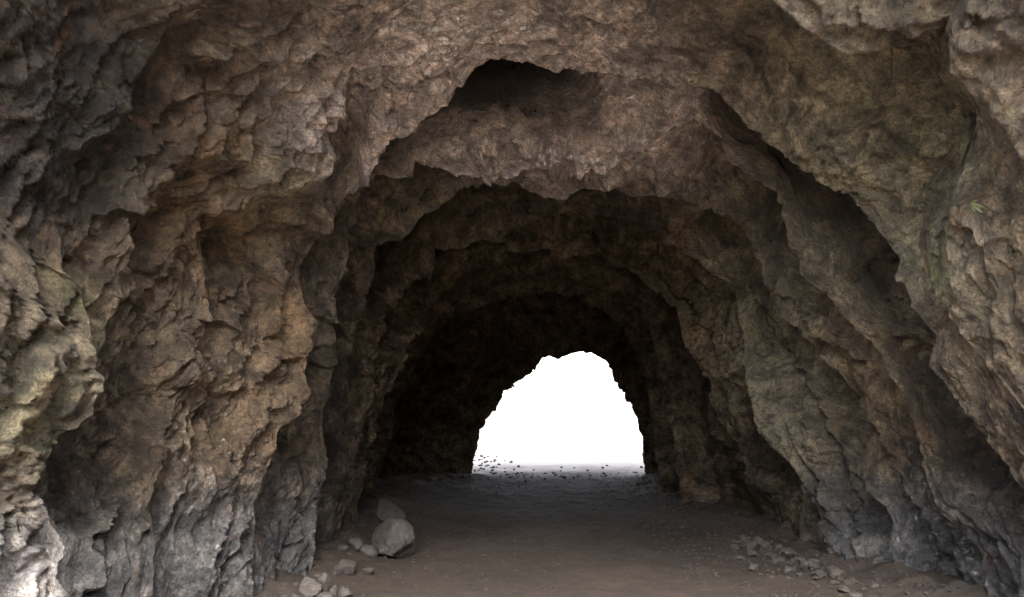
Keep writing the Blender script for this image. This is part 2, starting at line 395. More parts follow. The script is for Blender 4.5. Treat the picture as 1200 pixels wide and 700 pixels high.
# ledges and cracks of the walls: each line is a step in the rock, proud on one side and cut back on the other
# (line in photo pixels, step in metres, reach in pixels, first and last band it lies on)
LEDGES = [
 ([(54, 591), (48, 600), (40, 614), (34, 640), (17, 677), (8, 705)], .14, 26, 0, 0),
 ([(56, 592), (68, 617), (80, 640)], .10, 18, 0, 0),
 ([(100, 545), (120, 558), (137, 570), (143, 585), (126, 634), (123, 668), (126, 705)], .16, 24, 1, 1),
 ([(229, 566), (220, 591), (206, 623)], .08, 16, 1, 2),
 ([(262, 520), (271, 537), (286, 557), (269, 614), (257, 671), (250, 700)], .11, 22, 1, 2),
 ([(300, 600), (297, 608), (274, 660), (266, 700)], .10, 14, 1, 2),
 ([(183, 206), (160, 226), (128, 257), (140, 294), (149, 320), (143, 349), (134, 383)], .18, 30, 1, 1),
 ([(197, 314), (171, 343), (160, 360), (143, 389), (130, 420)], .12, 24, 1, 1),
 ([(240, 290), (241, 317), (244, 351)], .12, 18, 1, 2),
 ([(281, 317), (267, 337), (247, 354)], .12, 16, 1, 2),
 ([(300, 290), (290, 329), (287, 351), (273, 380), (276, 400)], .14, 20, 1, 2),
 ([(330, 300), (324, 343), (321, 383), (304, 403)], .15, 22, 1, 2),
 ([(267, 383), (256, 374), (236, 374)], .12, 18, 1, 2),
 ([(222, 390), (230, 414), (244, 449), (244, 477), (250, 500), (262, 530)], .10, 22, 1, 2),
 ([(350, 414), (319, 431), (300, 452)], .11, 16, 1, 2),
 ([(340, 470), (333, 477), (310, 494), (300, 515)], .09, 14, 1, 2),
 ([(286, 137), (283, 157), (280, 177), (254, 191), (260, 214)], .10, 24, 1, 1),
 ([(343, 154), (320, 174), (303, 200), (300, 220)], .07, 18, 1, 1),
 ([(362, 95), (360, 117), (346, 140)], .08, 18, 1, 1),
 ([(240, 40), (223, 51), (191, 61)], .14, 26, 1, 1),
 ([(295, 60), (286, 77), (274, 94), (257, 103)], .12, 22, 1, 1),
 ([(228, 90), (223, 114), (217, 134), (200, 160), (197, 186)], .14, 24, 1, 1),
 ([(180, 100), (171, 126), (160, 163), (143, 180), (137, 205)], .12, 26, 1, 1),
 ([(110, 130), (100, 160), (75, 190), (60, 230)], .10, 26, 1, 1),
 ([(1137, 162), (1108, 196), (1100, 242), (1101, 270)], -0.120, 26, 1, 2),
 ([(985, 115), (995, 145), (1035, 125), (1065, 145), (1100, 180)], .07, 22, 1, 2),
 ([(940, 60), (954, 79), (987, 96), (1002, 120)], .08, 24, 1, 2),
 ([(965, 130), (970, 145), (985, 190)], .05, 18, 1, 2),
 ([(880, 20), (905, 60), (925, 110), (930, 140)], .08, 24, 1, 2),
 ([(1060, 575), (1069, 594), (1083, 623), (1100, 651), (1097, 683)], -0.135, 16, 3, 5),
 ([(1106, 605), (1107, 660), (1106, 700)], -0.120, 12, 3, 5),
 ([(1055, 610), (1063, 626), (1074, 646), (1077, 680)], -0.105, 12, 3, 5),
 ([(1150, 600), (1160, 640), (1150, 670), (1158, 700)], -0.135, 14, 2, 3),
 ([(905, 500), (920, 526), (949, 560), (957, 589), (975, 620)], -0.105, 14, 4, 6),
 ([(980, 585), (986, 600), (997, 629), (999, 657)], -0.090, 10, 4, 6),
 ([(895, 575), (903, 594), (920, 611), (934, 634)], -0.090, 10, 5, 7),
 ([(864, 340), (866, 370), (869, 396), (872, 430)], -0.105, 14, 5, 6),
 ([(890, 360), (897, 381), (914, 407), (937, 430), (945, 470)], -0.120, 18, 4, 6),
 ([(1000, 260), (1020, 290), (1035, 330), (1048, 360)], -0.105, 18, 3, 3),
 ([(945, 358), (954, 387), (977, 401), (1000, 407), (1015, 420)], -0.150, 16, 3, 4),
 ([(585, 187), (620, 175), (640, 135), (650, 125), (665, 145), (695, 155), (720, 140)], .09, 20, 3, 3),
 ([(515, 150), (565, 165), (585, 187)], .08, 16, 3, 3),
 ([(440, 60), (470, 75), (520, 70), (560, 40)], .06, 22, 2, 2),
 ([(700, 30), (740, 45), (790, 40), (840, 60)], .08, 24, 2, 2),
 ([(640, 30), (670, 20), (720, 10)], .06, 20, 2, 2),
 ([(770, 300), (800, 340), (830, 400), (845, 450), (860, 520), (880, 570)], -.13, 16, 5, 7),
 ([(905, 300), (930, 345), (965, 400), (1000, 460), (1045, 540), (1075, 600), (1110, 690)], -.16, 22, 3, 5),
 ([(860, 280), (895, 340), (930, 400), (960, 470), (985, 540), (1000, 600)], -.14, 20, 4, 6),
 ([(985, 215), (1010, 260), (1030, 310), (1050, 370), (1090, 450), (1130, 540)], -.15, 22, 3, 3),
 ([(820, 200), (850, 240), (880, 300), (905, 380)], -.14, 18, 4, 5),
 ([(400, 330), (440, 262), (500, 225), (570, 198), (650, 205), (740, 208), (820, 222), (860, 250)], -.15, 16, 4, 4),
 ([(445, 330), (500, 268), (570, 238), (650, 232), (730, 236), (800, 262), (850, 310), (890, 370)], -.15, 14, 5, 5),
 ([(470, 380), (520, 305), (590, 283), (650, 268), (720, 278), (780, 315), (820, 370), (845, 430)], -.15, 12, 6, 6),
 ([(500, 350), (560, 312), (640, 304), (700, 315), (760, 350), (790, 400), (800, 470)], -.14, 10, 7, 7),
]

PX = proj(P).astype(np.float32)
jag = np.stack([fbm(P * 3.2, 401, 4, .6), fbm(P * 3.2, 402, 4, .6)], 1) * (7.0 * 6.0 / np.maximum(P[:, 1:2], 3)) * 1.4
PX = PX + jag
for line, step, reach, b0, b1 in LEDGES:
    ln_ = np.array(line, np.float32)
    sel = np.nonzero((BK >= b0) & (BK <= b1) & (PX[:, 0] > ln_[:, 0].min() - 110) & (PX[:, 0] < ln_[:, 0].max() + 110)
                     & (PX[:, 1] > ln_[:, 1].min() - 110) & (PX[:, 1] < ln_[:, 1].max() + 110))[0]
    q = PX[sel]
    best = np.full(len(sel), 1e9, np.float32)
    sgn = np.zeros(len(sel), np.float32)
    along = np.zeros(len(sel), np.float32)
    L = np.concatenate([[0], np.cumsum(np.linalg.norm(np.diff(ln_, axis=0), axis=1))])
    for i in range(len(ln_) - 1):
        e = ln_[i + 1] - ln_[i]
        r = q - ln_[i]
        t = np.clip((r @ e) / (e @ e), 0, 1)
        dd = np.linalg.norm(r - t[:, None] * e, axis=1)
        m = dd < best
        best = np.where(m, dd, best)
        sgn = np.where(m, np.sign(e[0] * r[:, 1] - e[1] * r[:, 0]), sgn)
        along = np.where(m, (L[i] + t * (L[i + 1] - L[i])) / L[-1], along)
    fade = smooth01(along, -.02, .18) * (1 - smooth01(along, .82, 1.02)) * .8 + .2 * np.exp(-best / 6)
    sd = best * sgn * np.sign(step)                 # over 0: proud side
    h = np.where(sd > 0, .62 * np.exp(-sd / (1.5 * reach)), -.75 * np.exp(sd / reach))
    h = h * np.where(np.abs(sd) < 1.2, .6, 1) * (1 - smooth01(best, 60, 105))
    disp[sel] += (abs(step) * 1.25 * h * fade).astype(np.float32)
P2 = P + D * disp[:, None]
G2 = P2.reshape(NR, NS, 3)

# vertex normals for seamless shading across the pieces
def grid_normals(G):
    du = np.gradient(G, axis=0)
    dv = np.gradient(G, axis=1)
    n = np.cross(dv, du)
    n /= np.linalg.norm(n, axis=2)[:, :, None] + 1e-9
    return n
NRM = grid_normals(G2)

# where each colour of rock, and painted hollow shade, lies (read in the photograph)
def blob(px, py, d, r):
    c = world(px, py, d)
    return np.exp(-((P[:, 0] - c[0]) ** 2 + (P[:, 1] - c[1]) ** 2 + (P[:, 2] - c[2]) ** 2) / (r * r))
warp = fbm(P * 1.6, 91, 4)
def noisy(m, k=.5):
    return np.clip(m * (1 + k * warp) , 0, 1).astype(np.float32)
ochre = noisy(1.1 * blob(165, 85, 5.2, .45) + .9 * blob(235, 150, 5.6, .35) + blob(230, 260, 5.8, .55) + .7 * blob(60, 300, 4.7, .5) + .8 * blob(350, 370, 6.6, .4)
              + .5 * blob(300, 480, 6.2, .6) + .5 * blob(1010, 470, 7, .5) + .5 * blob(840, 410, 10, .5) + .4 * blob(960, 380, 7, .5), .8)
olive = noisy(.8 * blob(75, 140, 4.8, .35) + .7 * blob(125, 200, 5.2, .3) + .6 * blob(70, 330, 4.7, .4) + 1.1 * blob(1000, 150, 5.6, 1.1) + .9 * blob(1080, 260, 5.4, .8) + .9 * blob(840, 380, 9, 1.0) + .8 * blob(930, 470, 8, 1.1) + .6 * blob(980, 330, 6.8, .7) + .5 * blob(50, 430, 4.6, .6) + .4 * blob(640, 400, 14, 1.2) + .5 * blob(300, 200, 6, .5), .6)
pink = noisy(1.1 * blob(560, 30, 6, 1.2) + .5 * blob(430, 160, 6.4, .5) + 1.0 * blob(640, 140, 7, 1.0) + .8 * blob(760, 130, 7, .8) + .5 * blob(420, 100, 6, .7) + .4 * blob(330, 60, 5.8, .5), .5)
grey = noisy(1.15 * smooth01(P[:, 2] + .25 * warp, 1.25, .35) * (1 - smooth01(P[:, 1], 7.2, 9.0)), .3)
pale = noisy(1.2 * smooth01(P[:, 2] + .3 * warp, 1.05, .6) * smooth01(P[:, 0], -2.5, -2.75) * smooth01(P[:, 1], 4.95, 4.55), .15)
dark_rock_shade = noisy(1.0 * blob(20, 130, 4.4, 1.1) + .5 * blob(130, 40, 5, .6) + 1.2 * blob(600, 70, 7.7, .8) + .9 * blob(560, 85, 7.2, .45) + .6 * blob(900, 60, 5.4, .35), .5)  # dark near rock, and the shade of the roof hollow painted in

# ------------------------------------------------------------------ materials
def nodes(name):
    m = bpy.data.materials.new(name)
    m.use_nodes = True
    t = m.node_tree
    b = t.nodes["Principled BSDF"]
    return m, t, b

def N(t, kind, **kw):
    n = t.nodes.new(kind)
    for k, v in kw.items():
        if k.startswith("i_"):
            n.inputs[k[2:].replace("_", " ")].default_value = v
        else:
            setattr(n, k, v)
    return n

def noise_tex(t, vec, scale, detail=6, rough=.6, dist=0.0):
    n = N(t, "ShaderNodeTexNoise")
    n.inputs["Scale"].default_value = scale
    n.inputs["Detail"].default_value = detail
    n.inputs["Roughness"].default_value = rough
    n.inputs["Distortion"].default_value = dist
    t.links.new(vec, n.inputs["Vector"])
    return n

def ramp(t, fac, stops):
    r = N(t, "ShaderNodeValToRGB")
    e = r.color_ramp.elements
    while len(e) < len(stops):
        e.new(.5)
    for q, (p, c) in zip(e, stops):
        q.position = p
        q.color = (*c, 1) if len(c) == 3 else c
    t.links.new(fac, r.inputs[0])
    return r

def mixc(t, fac, a, b, blend='MIX'):
    m = N(t, "ShaderNodeMix", data_type='RGBA', blend_type=blend)
    for sock, v in ((m.inputs[0], fac), (m.inputs[6], a), (m.inputs[7], b)):
        if hasattr(v, "is_linked"):
            t.links.new(v, sock)
        elif isinstance(v, (int, float)):
            sock.default_value = v
        else:
            sock.default_value = (*v, 1)
    return m.outputs[2]

def math_n(t, op, a, b=None):
    m = N(t, "ShaderNodeMath", operation=op)
    for i, v in enumerate((a, b)):
        if v is None:
            continue
        if hasattr(v, "is_linked"):
            t.links.new(v, m.inputs[i])
        else:
            m.inputs[i].default_value = v
    return m.outputs[0]

def rock_material():
    m, t, b = nodes("cave_rock")
    co = N(t, "ShaderNodeTexCoord").outputs["Object"]
    def attr(n):
        a = N(t, "ShaderNodeAttribute", attribute_name=n)
        return a.outputs["Fac"]
    n1 = noise_tex(t, co, 1.1, 8, .62, .4)
    n2 = noise_tex(t, co, 4.5, 8, .65, .3)
    n3 = noise_tex(t, co, 17, 6, .7)
    n4 = noise_tex(t, co, 60, 4, .7)
    base = ramp(t, n1.outputs[0], [(.3, (.044, .033, .024)), (.45, (.088, .066, .045)), (.56, (.126, .098, .066)), (.68, (.094, .066, .059))]).outputs[0]
    patch = ramp(t, n2.outputs[0], [(.38, (.30, .28, .28)), (.5, (1, 1, 1)), (.62, (1.9, 1.8, 1.66))]).outputs[0]
    c = mixc(t, .75, base, patch, 'MULTIPLY')
    def layer(c, name, col, k):
        f = math_n(t, 'MULTIPLY', attr(name), k)
        return mixc(t, f, c, mixc(t, .6, col, patch, 'MULTIPLY'))
    c = layer(c, "olive", (.215, .188, .128), .85)
    c = layer(c, "ochre", (.185, .108, .050), .72)
    c = layer(c, "pink", (.47, .385, .345), .9)
    c = layer(c, "dark_rock_shade", (.026, .021, .017), .9)
    c = layer(c, "grey", (.122, .119, .116), .9)
    c = layer(c, "pale", (.40, .375, .355), .95)
    c = layer(c, "moss", (.085, .100, .030), .75)
    # rusty and lichen specks
    rs = ramp(t, noise_tex(t, co, 2.6, 5, .6, .8).outputs[0], [(.60, (0, 0, 0)), (.72, (1, 1, 1))]).outputs[0]
    c = mixc(t, math_n(t, 'MULTIPLY', rs, .6), c, (.165, .082, .040))
    ls = ramp(t, noise_tex(t, co, 9, 6, .7).outputs[0], [(.62, (0, 0, 0)), (.72, (1, 1, 1))]).outputs[0]
    c = mixc(t, math_n(t, 'MULTIPLY', ls, .35), c, (.22, .195, .16))
    ds = ramp(t, n3.outputs[0], [(.34, (.38, .37, .36)), (.5, (1, 1, 1)), (.66, (1.7, 1.66, 1.58))]).outputs[0]
    c = mixc(t, .75, c, ds, 'MULTIPLY')
    fs = ramp(t, n4.outputs[0], [(.38, (.5, .49, .48)), (.5, (1, 1, 1)), (.62, (1.6, 1.57, 1.5))]).outputs[0]
    c = mixc(t, .65, c, fs, 'MULTIPLY')
    t.links.new(c, b.inputs["Base Color"])
    rr = ramp(t, n2.outputs[0], [(.32, (.34,) * 3), (.5, (.5,) * 3), (.7, (.72,) * 3)]).outputs[0]
    wf = math_n(t, 'MULTIPLY', attr("wet"), ramp(t, n3.outputs[0], [(.42, (0, 0, 0)), (.60, (1, 1, 1))]).outputs[0])
    rr = mixc(t, wf, rr, (.16, .16, .16))
    t.links.new(wf, b.inputs["Coat Weight"])
    b.inputs["Coat Roughness"].default_value = .10
    b.inputs["Coat IOR"].default_value = 2.0
    t.links.new(rr, b.inputs["Roughness"])
    t.links.new(math_n(t, 'MULTIPLY', attr("sheen"), .55), b.inputs["Specular IOR Level"])
    h = math_n(t, 'ADD', math_n(t, 'MULTIPLY', n3.outputs[0], .058), math_n(t, 'MULTIPLY', n4.outputs[0], .024))
    bp = N(t, "ShaderNodeBump")
    bp.inputs["Strength"].default_value = 1.0
    bp.inputs["Distance"].default_value = 1.0
    t.links.new(h, bp.inputs["Height"])
    t.links.new(bp.outputs[0], b.inputs["Normal"])
    return m

def floor_material():
    m, t, b = nodes("packed_dirt")
    co = N(t, "ShaderNodeTexCoord").outputs["Object"]
    n1 = noise_tex(t, co, .8, 7, .6, .5)
    n2 = noise_tex(t, co, 7, 7, .7)
    n3 = noise_tex(t, co, 45, 5, .75)
    c = ramp(t, n1.outputs[0], [(.3, (.050, .038, .029)), (.5, (.066, .051, .040)), (.7, (.086, .068, .054))]).outputs[0]
    p = ramp(t, n2.outputs[0], [(.3, (.68, .66, .64)), (.5, (1, 1, 1)), (.7, (1.25, 1.22, 1.2))]).outputs[0]
    c = mixc(t, .7, c, p, 'MULTIPLY')
    q = ramp(t, n3.outputs[0], [(.32, (.6, .6, .6)), (.5, (1, 1, 1)), (.68, (1.4, 1.4, 1.4))]).outputs[0]
    c = mixc(t, .5, c, q, 'MULTIPLY')
    # drier, paler dirt outside; unseen near part added to bounce light onto the roof
    sx = N(t, "ShaderNodeSeparateXYZ")
    t.links.new(co, sx.inputs[0])
    jit = math_n(t, 'MULTIPLY', n1.outputs[0], 3.0)
    yy = math_n(t, 'ADD', sx.outputs[1], jit)
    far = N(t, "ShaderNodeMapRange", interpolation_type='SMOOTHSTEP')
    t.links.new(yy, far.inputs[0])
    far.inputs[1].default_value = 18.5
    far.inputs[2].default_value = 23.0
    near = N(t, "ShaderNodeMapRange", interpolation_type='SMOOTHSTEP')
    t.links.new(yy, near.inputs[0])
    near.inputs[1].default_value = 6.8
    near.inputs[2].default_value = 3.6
    painted_falloff = N(t, "ShaderNodeMapRange", interpolation_type='SMOOTHSTEP')  # light falloff from the mouth, partly painted into the dirt colour
    t.links.new(yy, painted_falloff.inputs[0])
    painted_falloff.inputs[1].default_value = 11.0
    painted_falloff.inputs[2].default_value = 6.0
    c = mixc(t, math_n(t, 'MULTIPLY', painted_falloff.outputs[0], .7), c, mixc(t, .6, (.076, .064, .055), q, 'MULTIPLY'))
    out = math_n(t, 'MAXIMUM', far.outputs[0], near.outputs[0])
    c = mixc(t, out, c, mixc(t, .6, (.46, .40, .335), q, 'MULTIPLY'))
    t.links.new(c, b.inputs["Base Color"])
    b.inputs["Roughness"].default_value = 1.0
    b.inputs["Specular IOR Level"].default_value = .06
    h = math_n(t, 'ADD', math_n(t, 'MULTIPLY', n2.outputs[0], .02), math_n(t, 'MULTIPLY', n3.outputs[0], .008))
    bp = N(t, "ShaderNodeBump")
    bp.inputs["Strength"].default_value = .7
    bp.inputs["Distance"].default_value = 1.0
    t.links.new(h, bp.inputs["Height"])
    t.links.new(bp.outputs[0], b.inputs["Normal"])
    return m

def stone_material(name, lo, hi):
    m, t, b = nodes(name)
    co = N(t, "ShaderNodeTexCoord").outputs["Object"]
    n1 = noise_tex(t, co, 5, 7, .65, .3)
    n2 = noise_tex(t, co, 30, 5, .7)
    c = ramp(t, n1.outputs[0], [(.3, lo), (.7, hi)]).outputs[0]
    q = ramp(t, n2.outputs[0], [(.32, (.65, .65, .65)), (.5, (1, 1, 1)), (.68, (1.35, 1.35, 1.35))]).outputs[0]
    c = mixc(t, .6, c, q, 'MULTIPLY')
    t.links.new(c, b.inputs["Base Color"])
    b.inputs["Roughness"].default_value = .75
    bp = N(t, "ShaderNodeBump")
    bp.inputs["Strength"].default_value = .6
    bp.inputs["Distance"].default_value = .02
    t.links.new(n2.outputs[0], bp.inputs["Height"])
    t.links.new(bp.outputs[0], b.inputs["Normal"])
    return m

M_ROCK = rock_material()
M_FLOOR = floor_material()
M_STONE = stone_material("grey_brown_stone", (.058, .047, .038), (.105, .087, .071))
M_PALE = stone_material("pale_stone", (.070, .058, .048), (.115, .097, .081))
M_DULL = stone_material("dull_brown_stone", (.038, .030, .024), (.072, .059, .048))
M_DARK = stone_material("dark_stone", (.035, .03, .027), (.07, .06, .055))

# ------------------------------------------------------------------ tunnel pieces
def tag(o, label=None, cat=None, group=None, kind=None):
    for k, v in (("label", label), ("category", cat), ("group", group), ("kind", kind)):
        if v:
            o[k] = v
    return o

def link(name, me, parent=None):
    ob = bpy.data.objects.new(name, me)
    COL.objects.link(ob)
    if parent is not None:
        ob.parent = parent
    return ob

sheen = (1 - .9 * smooth01(P[:, 1], 7.5, 10.5)).astype(np.float32)      # damp near the mouth, dry and dusty deeper in
wet = noisy(1.6 * blob(690, 120, 7.1, .7) + 1.0 * blob(640, 205, 7.2, .35) + 1.2 * blob(560, 35, 6.0, .7) + .22 * blob(215, 465, 5.8, .4) + .25 * blob(265, 550, 5.9, .4)
            + .15 * blob(130, 575, 5.3, .3) + .5 * blob(470, 190, 7.0, .5) + .1 * blob(270, 650, 5.8, .4) + .4 * blob(1070, 620, 6.6, .6), .9)
moss = noisy(.9 * blob(1100, 315, 5.2, .16) + .8 * blob(1113, 168, 5.1, .14) + .5 * blob(1080, 150, 5.1, .3) + .8 * blob(655, 420, 17, .5) + .8 * blob(590, 462, 17, .4) + .5 * blob(705, 390, 15, .7)
             + .5 * blob(80, 360, 4.8, .25) + .4 * blob(55, 480, 4.4, .3) + .4 * blob(300, 190, 6, .3), .8)
MASKS = dict(wet=wet, moss=moss, sheen=sheen, olive=olive, ochre=ochre, pink=pink, dark_rock_shade=dark_rock_shade, grey=grey, pale=pale)

def grid_piece(name, r0, r1, s0, s1, parent):
    """one piece of the tunnel: rows r0..r1, arch samples s0..s1 (inclusive)"""
    idx = (np.arange(r0, r1 + 1)[:, None] * NS + np.arange(s0, s1 + 1)[None, :]).reshape(-1)
    h, wd = r1 - r0 + 1, s1 - s0 + 1
    v = P2[idx]
    a = (np.arange(h - 1)[:, None] * wd + np.arange(wd - 1)[None, :]).reshape(-1)
    f = np.stack([a, a + 1, a + wd + 1, a + wd], 1).astype(np.int32)
    me = bpy.data.meshes.new(name)
    me.vertices.add(len(v))
    me.vertices.foreach_set("co", v.astype(np.float32).ravel())
    me.loops.add(len(f) * 4)
    me.loops.foreach_set("vertex_index", f.ravel())
    me.polygons.add(len(f))
    me.polygons.foreach_set("loop_start", np.arange(0, len(f) * 4, 4, dtype=np.int32))
    me.polygons.foreach_set("use_smooth", np.ones(len(f), bool))
    me.update(calc_edges=True)
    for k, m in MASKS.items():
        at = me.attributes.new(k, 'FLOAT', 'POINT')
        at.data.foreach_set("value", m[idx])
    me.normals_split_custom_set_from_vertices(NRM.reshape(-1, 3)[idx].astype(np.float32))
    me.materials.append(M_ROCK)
    return link(name, me, parent)

def empty(name, loc=(0, 0, 0)):
    e = bpy.data.objects.new(name, None)
    COL.objects.link(e)
    e.location = loc
    return e

wall_l = tag(empty("cave_wall"), "rough brown cave wall of jagged ridges beside the pale rock and the loose boulders", kind="structure")
wall_r = tag(empty("cave_wall.001"), "cave wall of smooth sloping ribs and a big olive brown overhanging slab", kind="structure")
roof = tag(empty("cave_roof"), "arched cave roof of pinkish brown rock stepping down into the dark", kind="structure")
SL, SR = int(NS * .36), int(NS * .64)
starts = [int(np.argmax(band_of_row == k)) for k in range(len(BANDS))] + [NR - 1]
for k in range(len(BANDS)):
    r0, r1 = starts[k], starts[k + 1]
    nm = "rock_face" if k < 3 else "rock_rib"
    grid_piece(nm, r0, r1, 0, SL, wall_l)
    grid_piece(nm, r0, r1, SL, SR, roof)
    grid_piece(nm, r0, r1, SR, NS - 1, wall_r)

# cliffs outside both mouths
def cliff(name, ring, dy, label, qs):
    rings = [ring]
    cx = axis_at(ring[:, 1])
    for q in qs:
        R = ring.copy()
        R[:, 0] = cx + (ring[:, 0] - cx) * q
        R[:, 2] = np.where(ring[:, 2] > 0, ring[:, 2] * q, ring[:, 2])
        R[:, 1] = ring[:, 1] + dy * (q - 1) * .35
        R += .35 * np.stack([fbm(R * .5, 301, 4)] * 3, 1)
        rings.append(R)
    V = np.concatenate([r[::7] for r in rings])
    n = len(ring[::7])
    F = [(j * n + i, j * n + i + 1, (j + 1) * n + i + 1, (j + 1) * n + i) for j in range(len(rings) - 1) for i in range(n - 1)]
    me = bpy.data.meshes.new(name)
    me.from_pydata(V.tolist(), [], F)
    me.materials.append(M_ROCK)
    for k in MASKS:
        me.attributes.new(k, 'FLOAT', 'POINT')
    tag(link(name, me), label, kind="structure")
cliff("hill", G2[0], -1.0, "rock cliff around the wide cave mouth", (1.25, 1.7, 2.6, 4.5))
cliff("hill", G2[-1], 1.0, "rock cliff around the small far exit", (1.1, 1.4, 1.9, 2.5))

def bowl():  # unseen; built to block low sky light from the deep tunnel
    """the cave opens into a quarry bowl: a ring of cliff around the yard in front of the mouth"""
    na, nz = 200, 60
    a = np.linspace(math.radians(-200), math.radians(20), na)
    zz = np.linspace(-.5, 10.5, nz)
    A_, Z_ = np.meshgrid(a, zz)
    R = 19 + .35 * Z_ + 1.5 * np.sin(A_ * 3)
    V = np.stack([(R * np.cos(A_)).ravel(), (2 + R * np.sin(A_)).ravel(), Z_.ravel()], 1)
    n = fbm(V * .25, 311, 5)
    V[:, :2] *= (1 + .10 * n)[:, None]
    V[:, 2] *= .78 + .30 * np.cos(A_.ravel())          # lowered on one side to let sky light onto the ribbed wall
    V[:, 2] += (V[:, 2] > 8) * 2 * n
    f = (np.arange(nz - 1)[:, None] * na + np.arange(na - 1)[None, :]).reshape(-1)
    me = bpy.data.meshes.new("hill")
    me.from_pydata(V.tolist(), [], np.stack([f, f + 1, f + na + 1, f + na], 1).tolist())
    me.materials.append(M_ROCK)
    for k in MASKS:
        me.attributes.new(k, 'FLOAT', 'POINT')
    tag(link("hill", me), "unseen quarry cliff ringing the yard, added to block low sky light", kind="structure")
bowl()

# ------------------------------------------------------------------ floor and the ground outside
def axis_vals(dense0, dense1, step, far0, far1):
    v = list(np.arange(dense0, dense1 + 1e-6, step))
    s = step
    x = v[0]
    lo = []
    while x > far0:
        s *= 1.35
        x -= s
        lo.append(x)
    s = step
    x = v[-1]
    hi = []
    while x < far1:
        s *= 1.35
        x += s
        hi.append(x)
    return np.array(lo[::-1] + v + hi)

def floor_z(x, y):
    p = np.stack([x, y, np.zeros_like(x)], 1)
    z = .05 * fbm(p * .5, 201, 3) + .022 * fbm(p * 2.2, 202, 3) + .012 * fbm(p * 5.5, 203, 4)
    # dirt banked up along both walls
    xl = np.interp(y, [0, 5, 6.4, 8.4, 10, 13, 17], [-3.6, -2.7, -2.2, -1.9, -2.0, -2.2, -.8])
    xr = np.interp(y, [0, 5, 6.4, 8, 9.4, 12, 17], [4., 3.8, 3.5, 3.3, 3.2, 2.7, 3.1])
    e = np.minimum(x - xl, xr - x)
    ins = smooth01(y, 1, 4) * (1 - smooth01(y, 16, 18))
    z = z + .16 * smooth01(e, .75, -.2) * ins * (1 + .5 * fbm(p * 3, 204, 3))
    # ground outside climbs a little away from the far exit
    z = z + .05 * smooth01(y, 15.5, 17.5) * ins + np.where(y > 18, (y - 18) * .012, 0) * np.exp(-np.maximum(y - 60, 0) / 60)
    return z

xs = axis_vals(-4, 5, .03, -900, 900)
ys = axis_vals(3, 20, .035, -900, 1500)
X, Y = np.meshgrid(xs, ys)
Z = floor_z(X.ravel().astype(float), Y.ravel().astype(float))
V = np.stack([X.ravel(), Y.ravel(), Z], 1)
h, wd = X.shape
a = (np.arange(h - 1)[:, None] * wd + np.arange(wd - 1)[None, :]).reshape(-1)
Fq = np.stack([a, a + 1, a + wd + 1, a + wd], 1).astype(np.int32)
me = bpy.data.meshes.new("ground")
me.vertices.add(len(V))
me.vertices.foreach_set("co", V.astype(np.float32).ravel())
me.loops.add(len(Fq) * 4)
me.loops.foreach_set("vertex_index", Fq.ravel())
me.polygons.add(len(Fq))
me.polygons.foreach_set("loop_start", np.arange(0, len(Fq) * 4, 4, dtype=np.int32))
me.polygons.foreach_set("use_smooth", np.ones(len(Fq), bool))
me.update(calc_edges=True)
me.materials.append(M_FLOOR)
tag(link("ground", me), "packed brown dirt floor running through the cave to the bright exit", kind="structure")

# ------------------------------------------------------------------ loose rocks
import bmesh
def unit_ico(sub):
    bm = bmesh.new()
    bmesh.ops.create_icosphere(bm, subdivisions=sub, radius=1)
    v = np.array([q.co[:] for q in bm.verts])
    f = [[q.index for q in fc.verts] for fc in bm.faces]
    bm.free()
    return v / np.linalg.norm(v, axis=1)[:, None], f
ICO = {k: unit_ico(k) for k in (2, 3, 4, 5)}

def rock_mesh(name, size, seed, sub=4, planes=11, mat=None, rounded=.25):
    """broken stone: a ball cut by random planes, then roughened"""
    r = np.random.RandomState(seed)
    v, f = ICO[sub]
    n = r.normal(size=(planes, 3))
    n /= np.linalg.norm(n, axis=1)[:, None]
    off = r.uniform(.42, .85, planes)
    dots = np.maximum(v @ n.T, 1e-3)
    rad = np.minimum((off / dots).min(1), 1.15)
    rad = rad * (1 - rounded) + rounded * .9
    q = v * rad[:, None]
    q = q * (1 + .13 * fbm(v * 1.5 + seed, seed, 3) + .05 * fbm(v * 5 + seed, seed + 3, 4))[:, None]
    q = (q - (q.max(0) + q.min(0)) / 2) / (q.max(0) - q.min(0)) * np.array(size)
    me = bpy.data.meshes.new(name)
    me.from_pydata(q.tolist(), [], f)
    me.materials.append(mat or M_STONE)
    for p in me.polygons:
        p.use_smooth = rounded > .4
    return me, q

def ground_at(px, py):
    """floor point seen at a photo pixel"""
    d = EYE * F_PX / (py - HORIZON)
    for _ in range(6):
        x = (px - CX) / F_PX * d
        z = float(floor_z(np.array([x]), np.array([d]))[0])
        d = (EYE - z) * F_PX / (py - HORIZON)
    return (px - CX) / F_PX * d, d, z

def rock(px, py, wpx, hpx, seed, label, group=None, mat=None, sub=4, name="rock", cat="rock", rounded=.25, depth=1.0, rest=None, rot=None):
    """px,py: middle of its foot in the photograph; wpx,hpx: its size there"""
    x, y, z = ground_at(px, py)
    W, H = wpx / F_PX * y, hpx / F_PX * y * 1.18
    me, q = rock_mesh(name, (W, W * depth, H), seed, sub, 9, mat, rounded)
    ob = link(name, me)
    zr = z + (rest or 0)
    ob.location = (x, y + W * depth * .3, zr - q[:, 2].min() - .18 * H)
    ob.rotation_euler = (0, 0, rot if rot is not None else 0)
    tag(ob, label, cat, group)
    return ob

